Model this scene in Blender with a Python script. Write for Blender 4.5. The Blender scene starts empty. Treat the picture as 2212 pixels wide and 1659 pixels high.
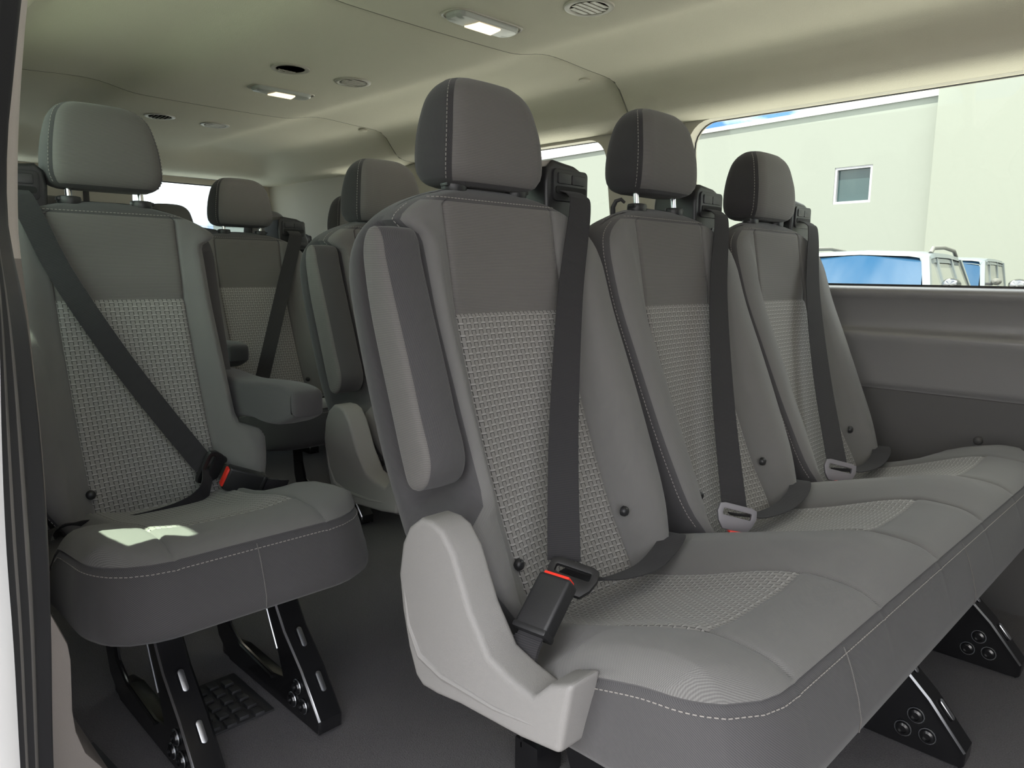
import bpy, bmesh, math, random
from mathutils import Vector, Matrix
random.seed(7)
S = bpy.context.scene
C = S.collection
PI = math.pi

# ------------------------------------------------------------------ camera
def set_camera():
    cd = bpy.data.cameras.new('camera'); co = bpy.data.objects.new('camera', cd); C.objects.link(co)
    yaw, pitch, roll = [math.radians(a) for a in (44.844, -8.59, 0.607)]
    d = Vector((-math.cos(yaw)*math.cos(pitch), math.sin(yaw)*math.cos(pitch), math.sin(pitch)))
    r = d.cross(Vector((0, 0, 1))).normalized(); u = r.cross(d)
    r2 = r*math.cos(roll) + u*math.sin(roll); u2 = -r*math.sin(roll) + u*math.cos(roll)
    M = Matrix((r2, u2, -d)).transposed().to_4x4(); M.translation = Vector((0, 0, 0.8))
    co.matrix_world = M
    cd.sensor_width = 36; cd.lens = 1596.28/2212*36; cd.clip_start = 0.02; cd.clip_end = 500
    S.camera = co
set_camera()

# ------------------------------------------------------------------ world, sun, exposure
def nd(t, kind, **kw):
    n = t.nodes.new(kind)
    for k, v in kw.items(): setattr(n, k, v)
    return n
W = bpy.data.worlds.new('sky'); S.world = W; W.use_nodes = True
t = W.node_tree; t.nodes.clear()
tc = nd(t, 'ShaderNodeTexCoord'); mp = nd(t, 'ShaderNodeMapping'); mp.inputs['Scale'].default_value = (1, 1, 2.6)
t.links.new(tc.outputs['Generated'], mp.inputs['Vector'])
nz = nd(t, 'ShaderNodeTexNoise'); nz.inputs['Scale'].default_value = 2.6; nz.inputs['Detail'].default_value = 8; nz.inputs['Roughness'].default_value = .55
t.links.new(mp.outputs['Vector'], nz.inputs['Vector'])
cr = nd(t, 'ShaderNodeValToRGB'); cr.color_ramp.elements[0].position = .39; cr.color_ramp.elements[1].position = .53
cr.color_ramp.elements[0].color = (.055, .125, .28, 1); cr.color_ramp.elements[1].color = (1.14, 1.12, 1.09, 1)
t.links.new(nz.outputs['Fac'], cr.inputs['Fac'])
bg = nd(t, 'ShaderNodeBackground'); bg.inputs['Strength'].default_value = 1.25
t.links.new(cr.outputs['Color'], bg.inputs['Color'])
ow = nd(t, 'ShaderNodeOutputWorld'); t.links.new(bg.outputs['Background'], ow.inputs['Surface'])
sl = bpy.data.lights.new('sun', 'SUN'); sl.energy = 5.0; sl.angle = math.radians(.6); sl.color = (1, .96, .86)
so = bpy.data.objects.new('sun', sl); C.objects.link(so)
so.rotation_euler = Vector((0.0, .33, -.945)).to_track_quat('-Z', 'Y').to_euler()
so.location = (0, -6, 20)
vs = S.view_settings
vs.view_transform = 'Standard'; vs.look = 'None'; vs.gamma = 1; vs.use_curve_mapping = False
vs.exposure = 2.02
S.cycles.max_bounces = 10; S.cycles.diffuse_bounces = 6; S.cycles.transparent_max_bounces = 12
S.cycles.sample_clamp_indirect = 6

# ------------------------------------------------------------------ materials
class NT:
    def __init__(s, name):
        s.m = bpy.data.materials.new(name); s.m.use_nodes = True; s.t = s.m.node_tree; s.t.nodes.clear()
        s.o = nd(s.t, 'ShaderNodeOutputMaterial')
    def lk(s, a, b): s.t.links.new(a, b)
    def math(s, op, a, b=None, c=None):
        n = nd(s.t, 'ShaderNodeMath', operation=op)
        for i, v in enumerate((a, b, c)):
            if v is None: continue
            if isinstance(v, (int, float)): n.inputs[i].default_value = v
            else: s.lk(v, n.inputs[i])
        return n.outputs[0]
    def mix(s, f, a, b):
        n = nd(s.t, 'ShaderNodeMix', data_type='RGBA')
        for i, v in ((0, f), (6, a), (7, b)):
            if isinstance(v, (int, float)): n.inputs[i].default_value = v
            elif isinstance(v, tuple): n.inputs[i].default_value = (*v, 1)
            else: s.lk(v, n.inputs[i])
        return n.outputs[2]
    def uv(s):
        n = nd(s.t, 'ShaderNodeTexCoord'); x = nd(s.t, 'ShaderNodeSeparateXYZ'); s.lk(n.outputs['UV'], x.inputs[0])
        return n.outputs['UV'], x.outputs[0], x.outputs[1]
    def obj(s): return nd(s.t, 'ShaderNodeTexCoord').outputs['Object']
    def noise(s, vec, scale, detail=3):
        n = nd(s.t, 'ShaderNodeTexNoise'); n.inputs['Scale'].default_value = scale; n.inputs['Detail'].default_value = detail
        s.lk(vec, n.inputs['Vector']); return n.outputs['Fac']
    def bump(s, h, strength, dist=.001):
        n = nd(s.t, 'ShaderNodeBump'); n.inputs['Strength'].default_value = strength; n.inputs['Distance'].default_value = dist
        s.lk(h, n.inputs['Height']); return n.outputs[0]
    def bsdf(s, col, rough=.8, metal=0, normal=None, spec=.5, sheen=0, emit=None):
        p = nd(s.t, 'ShaderNodeBsdfPrincipled')
        if isinstance(col, tuple): p.inputs['Base Color'].default_value = (*col, 1)
        else: s.lk(col, p.inputs['Base Color'])
        p.inputs['Roughness'].default_value = rough; p.inputs['Metallic'].default_value = metal
        p.inputs['Specular IOR Level'].default_value = spec
        if sheen: p.inputs['Sheen Weight'].default_value = sheen; p.inputs['Sheen Roughness'].default_value = .5
        if normal is not None: s.lk(normal, p.inputs['Normal'])
        if emit: p.inputs['Emission Color'].default_value = (*emit[0], 1); p.inputs['Emission Strength'].default_value = emit[1]
        s.lk(p.outputs[0], s.o.inputs[0]); return s.m

def m_plain(name, col, rough=.6, metal=0, spec=.5, grain=0, gscale=900, emit=None, mottle=.0):
    n = NT(name); nrm = None; c = col
    if grain: nrm = n.bump(n.noise(n.obj(), gscale, 2), grain, .0006)
    if mottle:
        f = n.noise(n.obj(), 14, 5)
        c = n.mix(f, tuple(v*(1-mottle) for v in col), tuple(v*(1+mottle) for v in col))
    return n.bsdf(c, rough, metal, nrm, spec, emit=emit)
def m_cloth(name, col, kind='grid', per=.0021, amp=.35, sheen=.15):
    n = NT(name); uv, u, v = n.uv(); k = 2*PI/per
    if kind == 'grid':
        w = n.math('MULTIPLY', n.math('SINE', n.math('MULTIPLY', u, k)), n.math('SINE', n.math('MULTIPLY', v, k)))
    elif kind == 'diag':
        w = n.math('SINE', n.math('MULTIPLY', n.math('ADD', u, v), k*.8))
    else:
        w = n.math('SINE', n.math('MULTIPLY', v, k))
    f = n.math('ADD', n.math('MULTIPLY', w, .5), .5)
    big = n.noise(n.obj(), 9, 4)
    c = n.mix(f, tuple(x*(1-amp) for x in col), tuple(x*(1+amp) for x in col))
    c = n.mix(n.math('MULTIPLY', big, .25), c, tuple(x*.75 for x in col))
    return n.bsdf(c, .92, 0, n.bump(f, .35, .0006), .25, sheen)
def m_pattern(name):
    n = NT(name); uv, u, v = n.uv()
    a = n.math('DIVIDE', u, .0080); b = n.math('DIVIDE', v, .0087)
    i = n.math('FLOOR', a); fu = n.math('SUBTRACT', a, i)
    b5 = n.math('ADD', b, .5); r = n.math('FLOOR', b5); fv = n.math('SUBTRACT', n.math('SUBTRACT', b5, r), .5)
    par = n.math('MODULO', n.math('ADD', n.math('ADD', i, r), 4000), 2)
    even = n.math('LESS_THAN', n.math('ABSOLUTE', n.math('SUBTRACT', par, 1)), .5)
    odd = n.math('SUBTRACT', 1, even)
    band = n.math('LESS_THAN', n.math('ABSOLUTE', fv), .15)
    dash = n.math('MULTIPLY', band, even)
    edge = n.math('GREATER_THAN', n.math('ABSOLUTE', n.math('SUBTRACT', fu, .5)), .42)
    vert = n.math('MULTIPLY', edge, n.math('SUBTRACT', 1, band))
    under = n.math('MULTIPLY', even, n.math('LESS_THAN', n.math('ABSOLUTE', n.math('ADD', fv, .20)), .055))
    dark = n.math('MAXIMUM', vert, under)
    fine = n.noise(uv, 2600, 2)
    base = n.mix(fine, (.175, .168, .160), (.235, .227, .216))
    c = n.mix(dash, base, (.29, .282, .27))
    c = n.mix(dark, c, (.040, .038, .037))
    h = n.math('SUBTRACT', n.math('ADD', .6, n.math('MULTIPLY', dash, .3)), n.math('MULTIPLY', dark, .6))
    return n.bsdf(c, .9, 0, n.bump(h, .5, .001), .25, .15)
def m_glass(name, tint, gloss=.08):
    n = NT(name)
    tr = nd(n.t, 'ShaderNodeBsdfTransparent'); tr.inputs[0].default_value = (*tint, 1)
    gl = nd(n.t, 'ShaderNodeBsdfGlossy'); gl.inputs['Roughness'].default_value = .02
    mx = nd(n.t, 'ShaderNodeMixShader'); mx.inputs[0].default_value = gloss
    n.lk(tr.outputs[0], mx.inputs[1]); n.lk(gl.outputs[0], mx.inputs[2]); n.lk(mx.outputs[0], n.o.inputs[0]); return n.m
def m_rear_glass(name):
    n = NT(name); uv, u, v = n.uv()
    f = n.math('FRACT', n.math('DIVIDE', v, .032)); line = n.math('LESS_THAN', f, .06)
    tr = nd(n.t, 'ShaderNodeBsdfTransparent'); n.lk(n.mix(line, (.66, .72, .73), (.42, .47, .49)), tr.inputs[0])
    gl = nd(n.t, 'ShaderNodeBsdfGlossy'); gl.inputs['Roughness'].default_value = .02
    mx = nd(n.t, 'ShaderNodeMixShader'); mx.inputs[0].default_value = .06
    n.lk(tr.outputs[0], mx.inputs[1]); n.lk(gl.outputs[0], mx.inputs[2]); n.lk(mx.outputs[0], n.o.inputs[0]); return n.m

M = {}
M['bolster'] = m_cloth('grey_knit_cloth', (.140, .137, .133), 'grid', .0020, .40)
M['trim'] = m_cloth('charcoal_twill_cloth', (.066, .064, .066), 'diag', .0021, .28)
M['headside'] = m_cloth('dark_twill_cloth', (.036, .034, .036), 'diag', .0021, .28)
M['insert'] = m_cloth('ribbed_grey_cloth', (.126, .120, .115), 'rib', .0022, .22)
M['pattern'] = m_pattern('brick_weave_cloth')
M['belt'] = m_cloth('black_webbing', (.030, .029, .031), 'rib', .0026, .22, .05)
M['stitch'] = m_plain('pale_thread', (.27, .255, .235), .8)
M['seam'] = m_plain('seam_thread', (.11, .105, .10), .8)
M['black'] = m_plain('black_plastic', (.017, .017, .018), .42, grain=.25)
M['slot'] = m_plain('slot_shade', (.004, .004, .004), .8)  # near-black, stands in for shade inside slots and open vents
M['cover'] = m_plain('grey_grained_plastic', (.225, .218, .212), .62, grain=.6, gscale=1400, spec=.35)
M['latch'] = m_plain('grey_latch_plastic', (.17, .165, .18), .45)
M['red'] = m_plain('red_button', (.75, .035, .02), .4)
M['chrome'] = m_plain('polished_steel', (.78, .78, .78), .16, 1)
M['steel'] = m_plain('worn_zinc', (.62, .63, .66), .35, 1)
M['legs'] = m_plain('gloss_black_paint', (.010, .010, .011), .22, spec=.7, mottle=.2)
M['liner'] = m_plain('headliner_cloth', (.70, .66, .55), .95, spec=.15, grain=.9, gscale=520)
M['seamline'] = m_plain('dark_board_edge', (.20, .19, .155), .9)
M['upper'] = m_plain('beige_trim_plastic', (.52, .485, .41), .6, grain=.4, gscale=700, spec=.3)
M['doorlit_trim'] = m_plain('doorlit_pillar_plastic', (.72, .66, .62), .55, grain=.4, gscale=700, spec=.3)  # beige pillar trim with the light from the door put into its colour
M['seal'] = m_plain('weatherstrip_rubber', (.045, .045, .048), .38)
M['lowertrim'] = m_plain('taupe_trim_plastic', (.30, .27, .25), .6, grain=.5, gscale=900, spec=.3)
M['wallmid'] = m_plain('warm_grey_panel', (.205, .199, .200), .32, grain=.4, gscale=900, spec=.6)
M['walllow'] = m_plain('dark_grey_panel', (.085, .082, .082), .6, grain=.6, gscale=1100, spec=.4)
M['rubber'] = m_plain('black_rubber', (.022, .022, .024), .4, spec=.5)
M['white'] = m_plain('white_body_paint', (.55, .55, .55), .25, spec=.5)
M['glass'] = m_glass('tinted_glass', (.92, .95, .92), .018)
M['greenglass'] = m_glass('green_tinted_glass', (.82, .92, .84), .04)
M['clearglass'] = m_glass('clear_glass', (.96, .97, .96), .04)
M['rearglass'] = m_rear_glass('heated_glass')
M['lamp'] = m_plain('lit_lens', (.9, .85, .7), .4, emit=((1, .80, .50), .42))
M['led'] = m_plain('led_point', (1, 1, 1), .4, emit=((1, .92, .75), 3))
M['lampgrey'] = m_plain('silver_lamp_plastic', (.42, .43, .40), .35)
M['vent'] = m_plain('beige_vent_plastic', (.45, .42, .36), .45)
M['stucco'] = m_plain('cream_stucco', (.195, .207, .187), .95, spec=.1, grain=.6, gscale=18, mottle=.02)
M['stucco2'] = m_plain('warm_stucco', (.198, .209, .185), .95, spec=.1, grain=.6, gscale=18, mottle=.02)
M['coping'] = m_plain('white_metal_coping', (.32, .32, .32), .5)
M['frame'] = m_plain('white_window_frame', (.34, .34, .36), .5)
M['bldglass'] = m_plain('dark_teal_glass', (.028, .050, .052), .15, spec=.5)
M['concrete'] = m_plain('pale_concrete', (.41, .405, .385), .9, spec=.1, mottle=.05)
M['asphalt'] = m_plain('worn_asphalt', (.075, .073, .070), .95, spec=.1, grain=.8, gscale=120, mottle=.12)
M['carglass'] = m_plain('windscreen', (.015, .045, .09), .04, spec=.45)
M['carglass2'] = m_plain('side_glass', (.17, .175, .15), .1, spec=.5)
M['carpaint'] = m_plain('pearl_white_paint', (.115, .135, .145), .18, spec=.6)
M['mirrorshell'] = m_plain('dark_chrome_shell', (.22, .22, .23), .12, 1)
M['carroof'] = m_plain('grey_rack', (.085, .085, .077), .4)
M['tyre'] = m_plain('tyre', (.02, .02, .02), .8)
M['sealgrey'] = m_plain('grey_weatherstrip', (.19, .18, .175), .45)
M['plain_rubber'] = m_plain('grey_mat_rubber', (.03, .03, .032), .55)
def m_carpet():
    n = NT('charcoal_carpet'); f = n.noise(n.obj(), 420, 4); g = n.noise(n.obj(), 2.6, 4)
    c = n.mix(f, (.045, .043, .045), (.23, .22, .228)); c = n.mix(n.math('MULTIPLY', g, .5), c, (.10, .094, .096))
    return n.bsdf(c, .95, 0, n.bump(f, .9, .004), .15, .1)
M['carpet'] = m_carpet()

# ------------------------------------------------------------------ helpers
def tag(o, label=None, cat=None, group=None, kind=None):
    if label: o['label'] = label
    if cat: o['category'] = cat
    if group: o['group'] = group
    if kind: o['kind'] = kind
    return o
def empty(name, loc, label, cat, group=None):
    o = bpy.data.objects.new(name, None); C.objects.link(o); o.location = loc; o.empty_display_size = .1
    return tag(o, label, cat, group)
CACHE = {}
def link(name, me, parent=None, loc=None, label=None):
    o = bpy.data.objects.new(name, me); C.objects.link(o)
    if parent is not None:
        o.parent = parent
    if loc is not None: o.location = loc
    if label: o['label'] = label
    return o
class MB:
    """collects faces of one mesh"""
    def __init__(s): s.v = []; s.f = []; s.mi = []; s.uvs = {}; s.mats = []; s.sm = []
    def mat(s, m):
        m = M[m] if isinstance(m, str) else m
        if m not in s.mats: s.mats.append(m)
        return s.mats.index(m)
    def add(s, verts, faces, m, uvs=None, smooth=True):
        b = len(s.v); s.v += [tuple(p) for p in verts]
        for k, f in enumerate(faces):
            mm = m[k] if isinstance(m, list) else m
            s.f.append([b+i for i in f]); s.mi.append(s.mat(mm)); s.sm.append(smooth)
        if uvs:
            for i, q in enumerate(uvs): s.uvs[b+i] = q
    def grid(s, rows, m, closed=False, uvs=None, smooth=True, mfun=None, cap0=False, cap1=False, capm=None):
        n = len(rows[0]); R = len(rows); fs = []; ms = []
        for i in range(R-1):
            for j in range(n if closed else n-1):
                k = (j+1) % n
                fs.append([i*n+j, i*n+k, (i+1)*n+k, (i+1)*n+j]); ms.append(mfun(i, j) if mfun else m)
        if cap0: fs.append(list(range(n))[::-1]); ms.append(capm or m)
        if cap1: fs.append([(R-1)*n+j for j in range(n)]); ms.append(capm or m)
        s.add([p for r in rows for p in r], fs, ms, [q for r in uvs for q in r] if uvs else None, smooth)
    def box(s, c, d, m, rot=None, bev=0, seg=2):
        bm = bmesh.new(); bmesh.ops.create_cube(bm, size=1)
        for v in bm.verts: v.co = Vector((v.co.x*d[0], v.co.y*d[1], v.co.z*d[2]))
        if bev: bmesh.ops.bevel(bm, geom=list(bm.edges), offset=bev, segments=seg, affect='EDGES', profile=.6)
        T = Matrix.Translation(Vector(c)) @ (rot.to_4x4() if rot else Matrix.Identity(4))
        s.frombm(bm, m, T)
    def frombm(s, bm, m, T=None):
        bm.verts.index_update()
        vs_ = [(T @ v.co if T else v.co.copy()) for v in bm.verts]
        s.add(vs_, [[v.index for v in f.verts] for f in bm.faces], m); bm.free()
    def prism(s, poly, a, b, axis, m, bev=0, seg=2, holes=()):
        """extrude polygon from a to b along axis ('x': (y,z), 'y': (x,z), 'z': (x,y))"""
        def P(p, h): return {'x': (h, p[0], p[1]), 'y': (p[0], h, p[1]), 'z': (p[0], p[1], h)}[axis]
        bm = bmesh.new()
        if holes:
            es = []
            for L in (poly, *holes):
                vv = [bm.verts.new(P(p, a)) for p in L]
                es += [bm.edges.new((vv[i], vv[(i+1) % len(vv)])) for i in range(len(vv))]
            bmesh.ops.triangle_fill(bm, use_beauty=True, edges=es)
            fs = list(bm.faces)
        else:
            fs = [bm.faces.new([bm.verts.new(P(p, a)) for p in poly])]
        r = bmesh.ops.extrude_face_region(bm, geom=fs)
        dv = Vector(P((0, 0), b-a))
        for g in r['geom']:
            if isinstance(g, bmesh.types.BMVert): g.co += dv
        bmesh.ops.recalc_face_normals(bm, faces=list(bm.faces))
        if bev:
            ed = [e for e in bm.edges if len(e.link_faces) == 2 and e.calc_face_angle() > .9]
            bmesh.ops.bevel(bm, geom=ed, offset=bev, segments=seg, affect='EDGES', profile=.6)
        s.frombm(bm, m)
    def tube(s, pts, r, m, n=8, caps=True):
        pts = [Vector(p) for p in pts]; rows = []
        up = Vector((0, 0, 1)); prev = None
        for i, p in enumerate(pts):
            tg = (pts[min(i+1, len(pts)-1)] - pts[max(i-1, 0)]).normalized()
            a = prev if prev is not None else (up if abs(tg.dot(up)) < .9 else Vector((1, 0, 0)))
            a = (a - tg*a.dot(tg)).normalized(); prev = a; b = tg.cross(a)
            rr = r[i] if isinstance(r, (list, tuple)) else r
            rows.append([p + a*rr*math.cos(2*PI*k/n) + b*rr*math.sin(2*PI*k/n) for k in range(n)])
        s.grid(rows, m, closed=True, cap0=caps, cap1=caps)
    def lathe(s, prof, c, m, n=28, axis='z', sy=1.0):
        rows = []
        for (r, h) in prof:
            row = []
            for k in range(n):
                a = 2*PI*k/n; x, y = r*math.cos(a), r*math.sin(a)*sy
                row.append(Vector(c) + {'z': Vector((x, y, h)), 'y': Vector((x, h, y)), 'x': Vector((h, x, y))}[axis])
            rows.append(row)
        s.grid(rows, m, closed=True, cap0=prof[0][0] > 1e-4, cap1=prof[-1][0] > 1e-4)
    def ribbon(s, pts, wids, wdirs, th, m):
        pts = [Vector(p) for p in pts]; rows = []; uvs = []; L = 0
        for i, p in enumerate(pts):
            tg = (pts[min(i+1, len(pts)-1)] - pts[max(i-1, 0)]).normalized()
            w = Vector(wdirs[i] if isinstance(wdirs, list) else wdirs).normalized()
            w = (w - tg*w.dot(tg)).normalized(); nn = tg.cross(w)
            wd = (wids[i] if isinstance(wids, list) else wids)*.5
            if i: L += (p-pts[i-1]).length
            rows.append([p-w*wd-nn*th*.5, p-w*wd+nn*th*.5, p-w*wd*.5+nn*th*.5, p+nn*th*.5, p+w*wd*.5+nn*th*.5, p+w*wd+nn*th*.5, p+w*wd-nn*th*.5, p-nn*th*.5])
            uvs.append([(-wd, L), (-wd, L), (-wd*.5, L), (0, L), (wd*.5, L), (wd, L), (wd, L), (0, L)])
        s.grid(rows, m, closed=True, uvs=uvs, cap0=True, cap1=True)
    def mesh(s, name, sharp=.7):
        me = bpy.data.meshes.new(name); me.from_pydata(s.v, [], s.f); me.update()
        for m in s.mats: me.materials.append(m)
        me.polygons.foreach_set('material_index', s.mi); me.polygons.foreach_set('use_smooth', s.sm)
        if s.uvs:
            uvl = me.uv_layers.new(name='UVMap')
            for lp in me.loops: uvl.data[lp.index].uv = s.uvs.get(lp.vertex_index, (0, 0))
        bm = bmesh.new(); bm.from_mesh(me); bmesh.ops.recalc_face_normals(bm, faces=list(bm.faces))
        if sharp:
            for e in bm.edges:
                if len(e.link_faces) == 2 and e.calc_face_angle(0) > sharp: e.smooth = False
        bm.to_mesh(me); bm.free()
        return me
    def obj(s, name, parent=None, loc=None, label=None, sharp=.7): return link(name, s.mesh(name, sharp), parent, loc, label)
def lerp_tab(tab, x):
    if x <= tab[0][0]: return tab[0][1]
    for (a, p), (b, q) in zip(tab, tab[1:]):
        if x <= b:
            f = (x-a)/(b-a); return p + (q-p)*f
    return tab[-1][1]
def smooth_tab(tab, x):
    """Catmull-Rom through the table"""
    n = len(tab)
    if x <= tab[0][0]: return tab[0][1]
    if x >= tab[-1][0]: return tab[-1][1]
    for i in range(n-1):
        if x <= tab[i+1][0]:
            x0, y0 = tab[i]; x1, y1 = tab[i+1]; h = x1-x0; f = (x-x0)/h
            m0 = ((y1 - tab[i-1][1])/(x1 - tab[i-1][0]) if i else (y1-y0)/h)*h
            m1 = ((tab[i+2][1]-y0)/(tab[i+2][0]-x0) if i+2 < n else (y1-y0)/h)*h
            return (2*f**3-3*f**2+1)*y0 + (f**3-2*f**2+f)*m0 + (-2*f**3+3*f**2)*y1 + (f**3-f**2)*m1
def sstep(a, b, x):
    f = min(1, max(0, (x-a)/(b-a))); return f*f*(3-2*f)
def cached(key, fn):
    if key not in CACHE: CACHE[key] = fn()
    return CACHE[key]
def rrect(x0, z0, x1, z1, r, n=6):
    """rounded rectangle outline; r may be four radii (x0z0, x1z0, x1z1, x0z1)"""
    rs = r if isinstance(r, tuple) else (r,)*4
    out = []
    for (cx, cz, a0, rr) in ((x0, z0, PI, rs[0]), (x1, z0, 1.5*PI, rs[1]), (x1, z1, 0, rs[2]), (x0, z1, .5*PI, rs[3])):
        ox = cx + (rr if cx == x0 else -rr); oz = cz + (rr if cz == z0 else -rr)
        for k in range(n+1):
            a = a0 + .5*PI*k/n; out.append((ox + rr*math.cos(a), oz + rr*math.sin(a)))
    return out
def stitches(mb, pts, r=.00065, step=.0065, gap=.0025, off=Vector((0, 0, 0))):
    pts = [Vector(p)+off for p in pts]
    seg = 0; pos = 0; L = [0]
    for a, b in zip(pts, pts[1:]): L.append(L[-1]+(b-a).length)
    def at(s):
        for i in range(len(L)-1):
            if s <= L[i+1]:
                d = L[i+1]-L[i]; return pts[i].lerp(pts[i+1], (s-L[i])/d if d else 0)
        return pts[-1]
    while pos + step < L[-1]:
        mb.tube([at(pos), at(pos+(step-gap)*.5), at(pos+step-gap)], r, 'stitch', n=5); pos += step

# ------------------------------------------------------------------ setting: ground, body shell, windows
def struct(mb, name, label=None, sharp=.7):
    o = mb.obj(name, sharp=sharp); o['kind'] = 'structure'
    if label: o['label'] = label
    return o
b = MB(); b.add([(-70, -60, -.67), (70, -60, -.67), (70, 80, -.67), (-70, 80, -.67)], [[0, 1, 2, 3]], 'asphalt'); struct(b, 'ground')
b = MB(); b.prism([(-25, 1.6), (25, 1.6), (25, 10.5), (-25, 10.5)], -.67, -.66, 'z', 'concrete'); struct(b, 'ground.001')  # unseen pale apron, laid to bounce light onto the headliner
b = MB(); b.prism([(-25, -9), (-1.3, -9), (-1.3, 1.6), (-25, 1.6)], -.67, -.66, 'z', 'concrete'); struct(b, 'ground.002')  # unseen pale patch, laid to bounce light through the right window
b = MB(); b.prism([(-3.95, .24), (-1.06, .24), (-1.02, .12), (.9, .12), (.9, 2.06), (-3.95, 2.06)], -.03, 0, 'z', 'carpet'); struct(b, 'floor')
b = MB(); b.prism([(-3.95, .03), (.9, .03), (.9, 2.12), (-3.95, 2.12)], -.16, -.034, 'z', 'white'); struct(b, 'trim_4')
YC = 1.13
CEIL = [(0, 1.343), (.22, 1.345), (.27, 1.348), (.36, 1.366), (.42, 1.369), (.55, 1.362), (.64, 1.358), (.675, 1.350), (.70, 1.330), (.735, 1.285), (.755, 1.265), (.78, 1.257), (.82, 1.253), (.90, 1.252), (.93, 1.252)]
def ceil_z(y): return smooth_tab(CEIL, abs(y-YC))
def liner(x0, x1, lift, name, rear=False):
    """one headliner panel; its front edge is lifted by `lift` and eases down behind the seam"""
    mb = MB(); xs = [x1, x1-.004, x1-.010, x1-.02, x1-.035, x1-.055] + [x1-.08-(x1-.08-x0)*k/40 for k in range(41)]
    ys = [YC-.93+1.86*k/72 for k in range(73)]
    rows = []
    for x in xs:
        e = lift*math.exp(-(x1-x)/.028)
        drop = 0
        row = []
        for y in ys:
            z = ceil_z(y)+e
            if rear:
                q = sstep(-3.52, -3.74, x); zz = 1.262; z = z*(1-q)+min(z, zz+.03*(1-q))*q
            row.append((x, y, z))
        rows.append(row)
    mb.grid(rows, 'liner')
    # folded edges give the board a thickness
    mb.grid([[(x1, y, rows[0][k][2]) for k, y in enumerate(ys)], [(x1, y, rows[0][k][2]+.012) for k, y in enumerate(ys)]], 'liner')
    mb.grid([[(x0, y, rows[-1][k][2]) for k, y in enumerate(ys)], [(x0, y, rows[-1][k][2]+.025) for k, y in enumerate(ys)]], 'liner')
    return struct(mb, name)
liner(-1.400, .95, 0, 'ceiling')
liner(-2.575, -1.400, .028, 'ceiling.001')
liner(-3.93, -2.575, .028, 'ceiling.002', True)
for nm, xx in (('trim_13', -1.401), ('trim_14', -2.576)):
    b = MB(); b.tube([(xx, YC-.90+1.80*k/90, ceil_z(YC-.90+1.80*k/90)+.002) for k in range(91)], .0028, 'seamline', n=6); struct(b, nm)
b = MB(); b.prism([(YC-1.02, 1.30), (YC-.98, 1.36), (YC-.7, 1.43), (YC+.7, 1.43), (YC+.98, 1.36), (YC+1.0, 1.30), (YC+1.02, 1.30), (YC+1.0, 1.38), (YC+.7, 1.45), (YC-.7, 1.45), (YC-1.0, 1.38), (YC-1.04, 1.30)], -4.02, .97, 'x', 'white'); struct(b, 'trim_5')

# left wall: upper trim with two windows, lower lining
def wall_y(z): return 2.058 - .055*sstep(.77, 1.27, z)
def sheet(outline, holes, y_of, th, m, name, sgn=1, label=None):
    mb = MB(); mb.prism(outline, 0, th, 'y', m, holes=holes)
    mb.v = [(x, y_of(z)+sgn*y, z) for x, y, z in mb.v]
    return struct(mb, name, label)
W1 = rrect(-1.275, .772, .75, 1.252, (.03, .03, .03, .075))
W3 = rrect(-3.12, .80, -2.63, 1.235, .06)
W2 = rrect(-2.45, .772, -1.585, 1.243, (.03, .05, .075, .06), 8)
def fine(poly, mx=.08):
    out = []
    for i, p in enumerate(poly):
        q = poly[(i+1) % len(poly)]; n = max(1, int(math.dist(p, q)/mx))
        out += [(p[0]+(q[0]-p[0])*k/n, p[1]+(q[1]-p[1])*k/n) for k in range(n)]
    return out
sheet(fine([(-3.95, .75), (.9, .75), (.9, 1.30), (-3.95, 1.30)]), [fine(W1), fine(W2), fine(W3)], wall_y, .05, 'upper', 'wall_left')
def pane(poly, y_of, off, name, m='glass'):
    mb = MB(); n = len(poly); mb.prism(fine(poly), 0, .004, 'y', m)
    mb.v = [(x, y_of(z)+off+y, z) for x, y, z in mb.v]
    for i, (x, y, z) in enumerate(mb.v): mb.uvs[i] = (x, z)
    o = struct(mb, name); return o
def gasket(poly, y_of, off, parent, r=.003):
    mb = MB(); pts = [(x, y_of(z)+off, z) for x, z in poly] ; mb.tube(pts+[pts[0]], r, 'rubber', n=6, caps=False)
    o = mb.obj('window_seal', parent); return o
p1 = pane(W1, wall_y, .042, 'window_1'); gasket(W1, wall_y, .040, p1)
p4 = pane(W3, wall_y, .042, 'window_4'); gasket(W3, wall_y, .040, p4)  # hidden window, added to brighten the rear headliner
p2 = pane(W2, wall_y, .042, 'window_2'); gasket(W2, wall_y, .040, p2)
LW = [(2.062, .780), (2.062, .7745), (2.052, .774), (2.030, .771), (2.022, .765), (2.020, .756), (2.026, .745), (2.034, .735), (2.042, .69), (2.044, .672), (2.040, .664), (2.022, .660), (2.014, .654), (2.012, .646), (2.017, .632), (2.030, .575), (2.034, .53), (2.037, .515), (2.044, .512), (2.044, .508)]
LW2 = [(2.044, .509), (2.0405, .506), (2.040, .45), (2.043, .3), (2.045, .1), (2.04, -.02)]
mb = MB(); mb.grid([[(x, y, z) for x in (-3.94, -2.6, -1.3, 0, .9)] for y, z in LW], 'wallmid', mfun=lambda i, j: 'rubber' if i < 1 else 'wallmid'); struct(mb, 'wall_left.001', sharp=0)
mb = MB(); mb.grid([[(x, y, z) for x in (-3.94, -2.6, -1.3, 0, .9)] for y, z in LW2], 'walllow'); struct(mb, 'wall_left.002')
b = MB(); b.prism([(-4.0, -.10), (.9, -.10), (.9, .765), (-4.0, .765)], 2.10, 2.13, 'y', 'white'); struct(b, 'wall_left.003')
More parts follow.
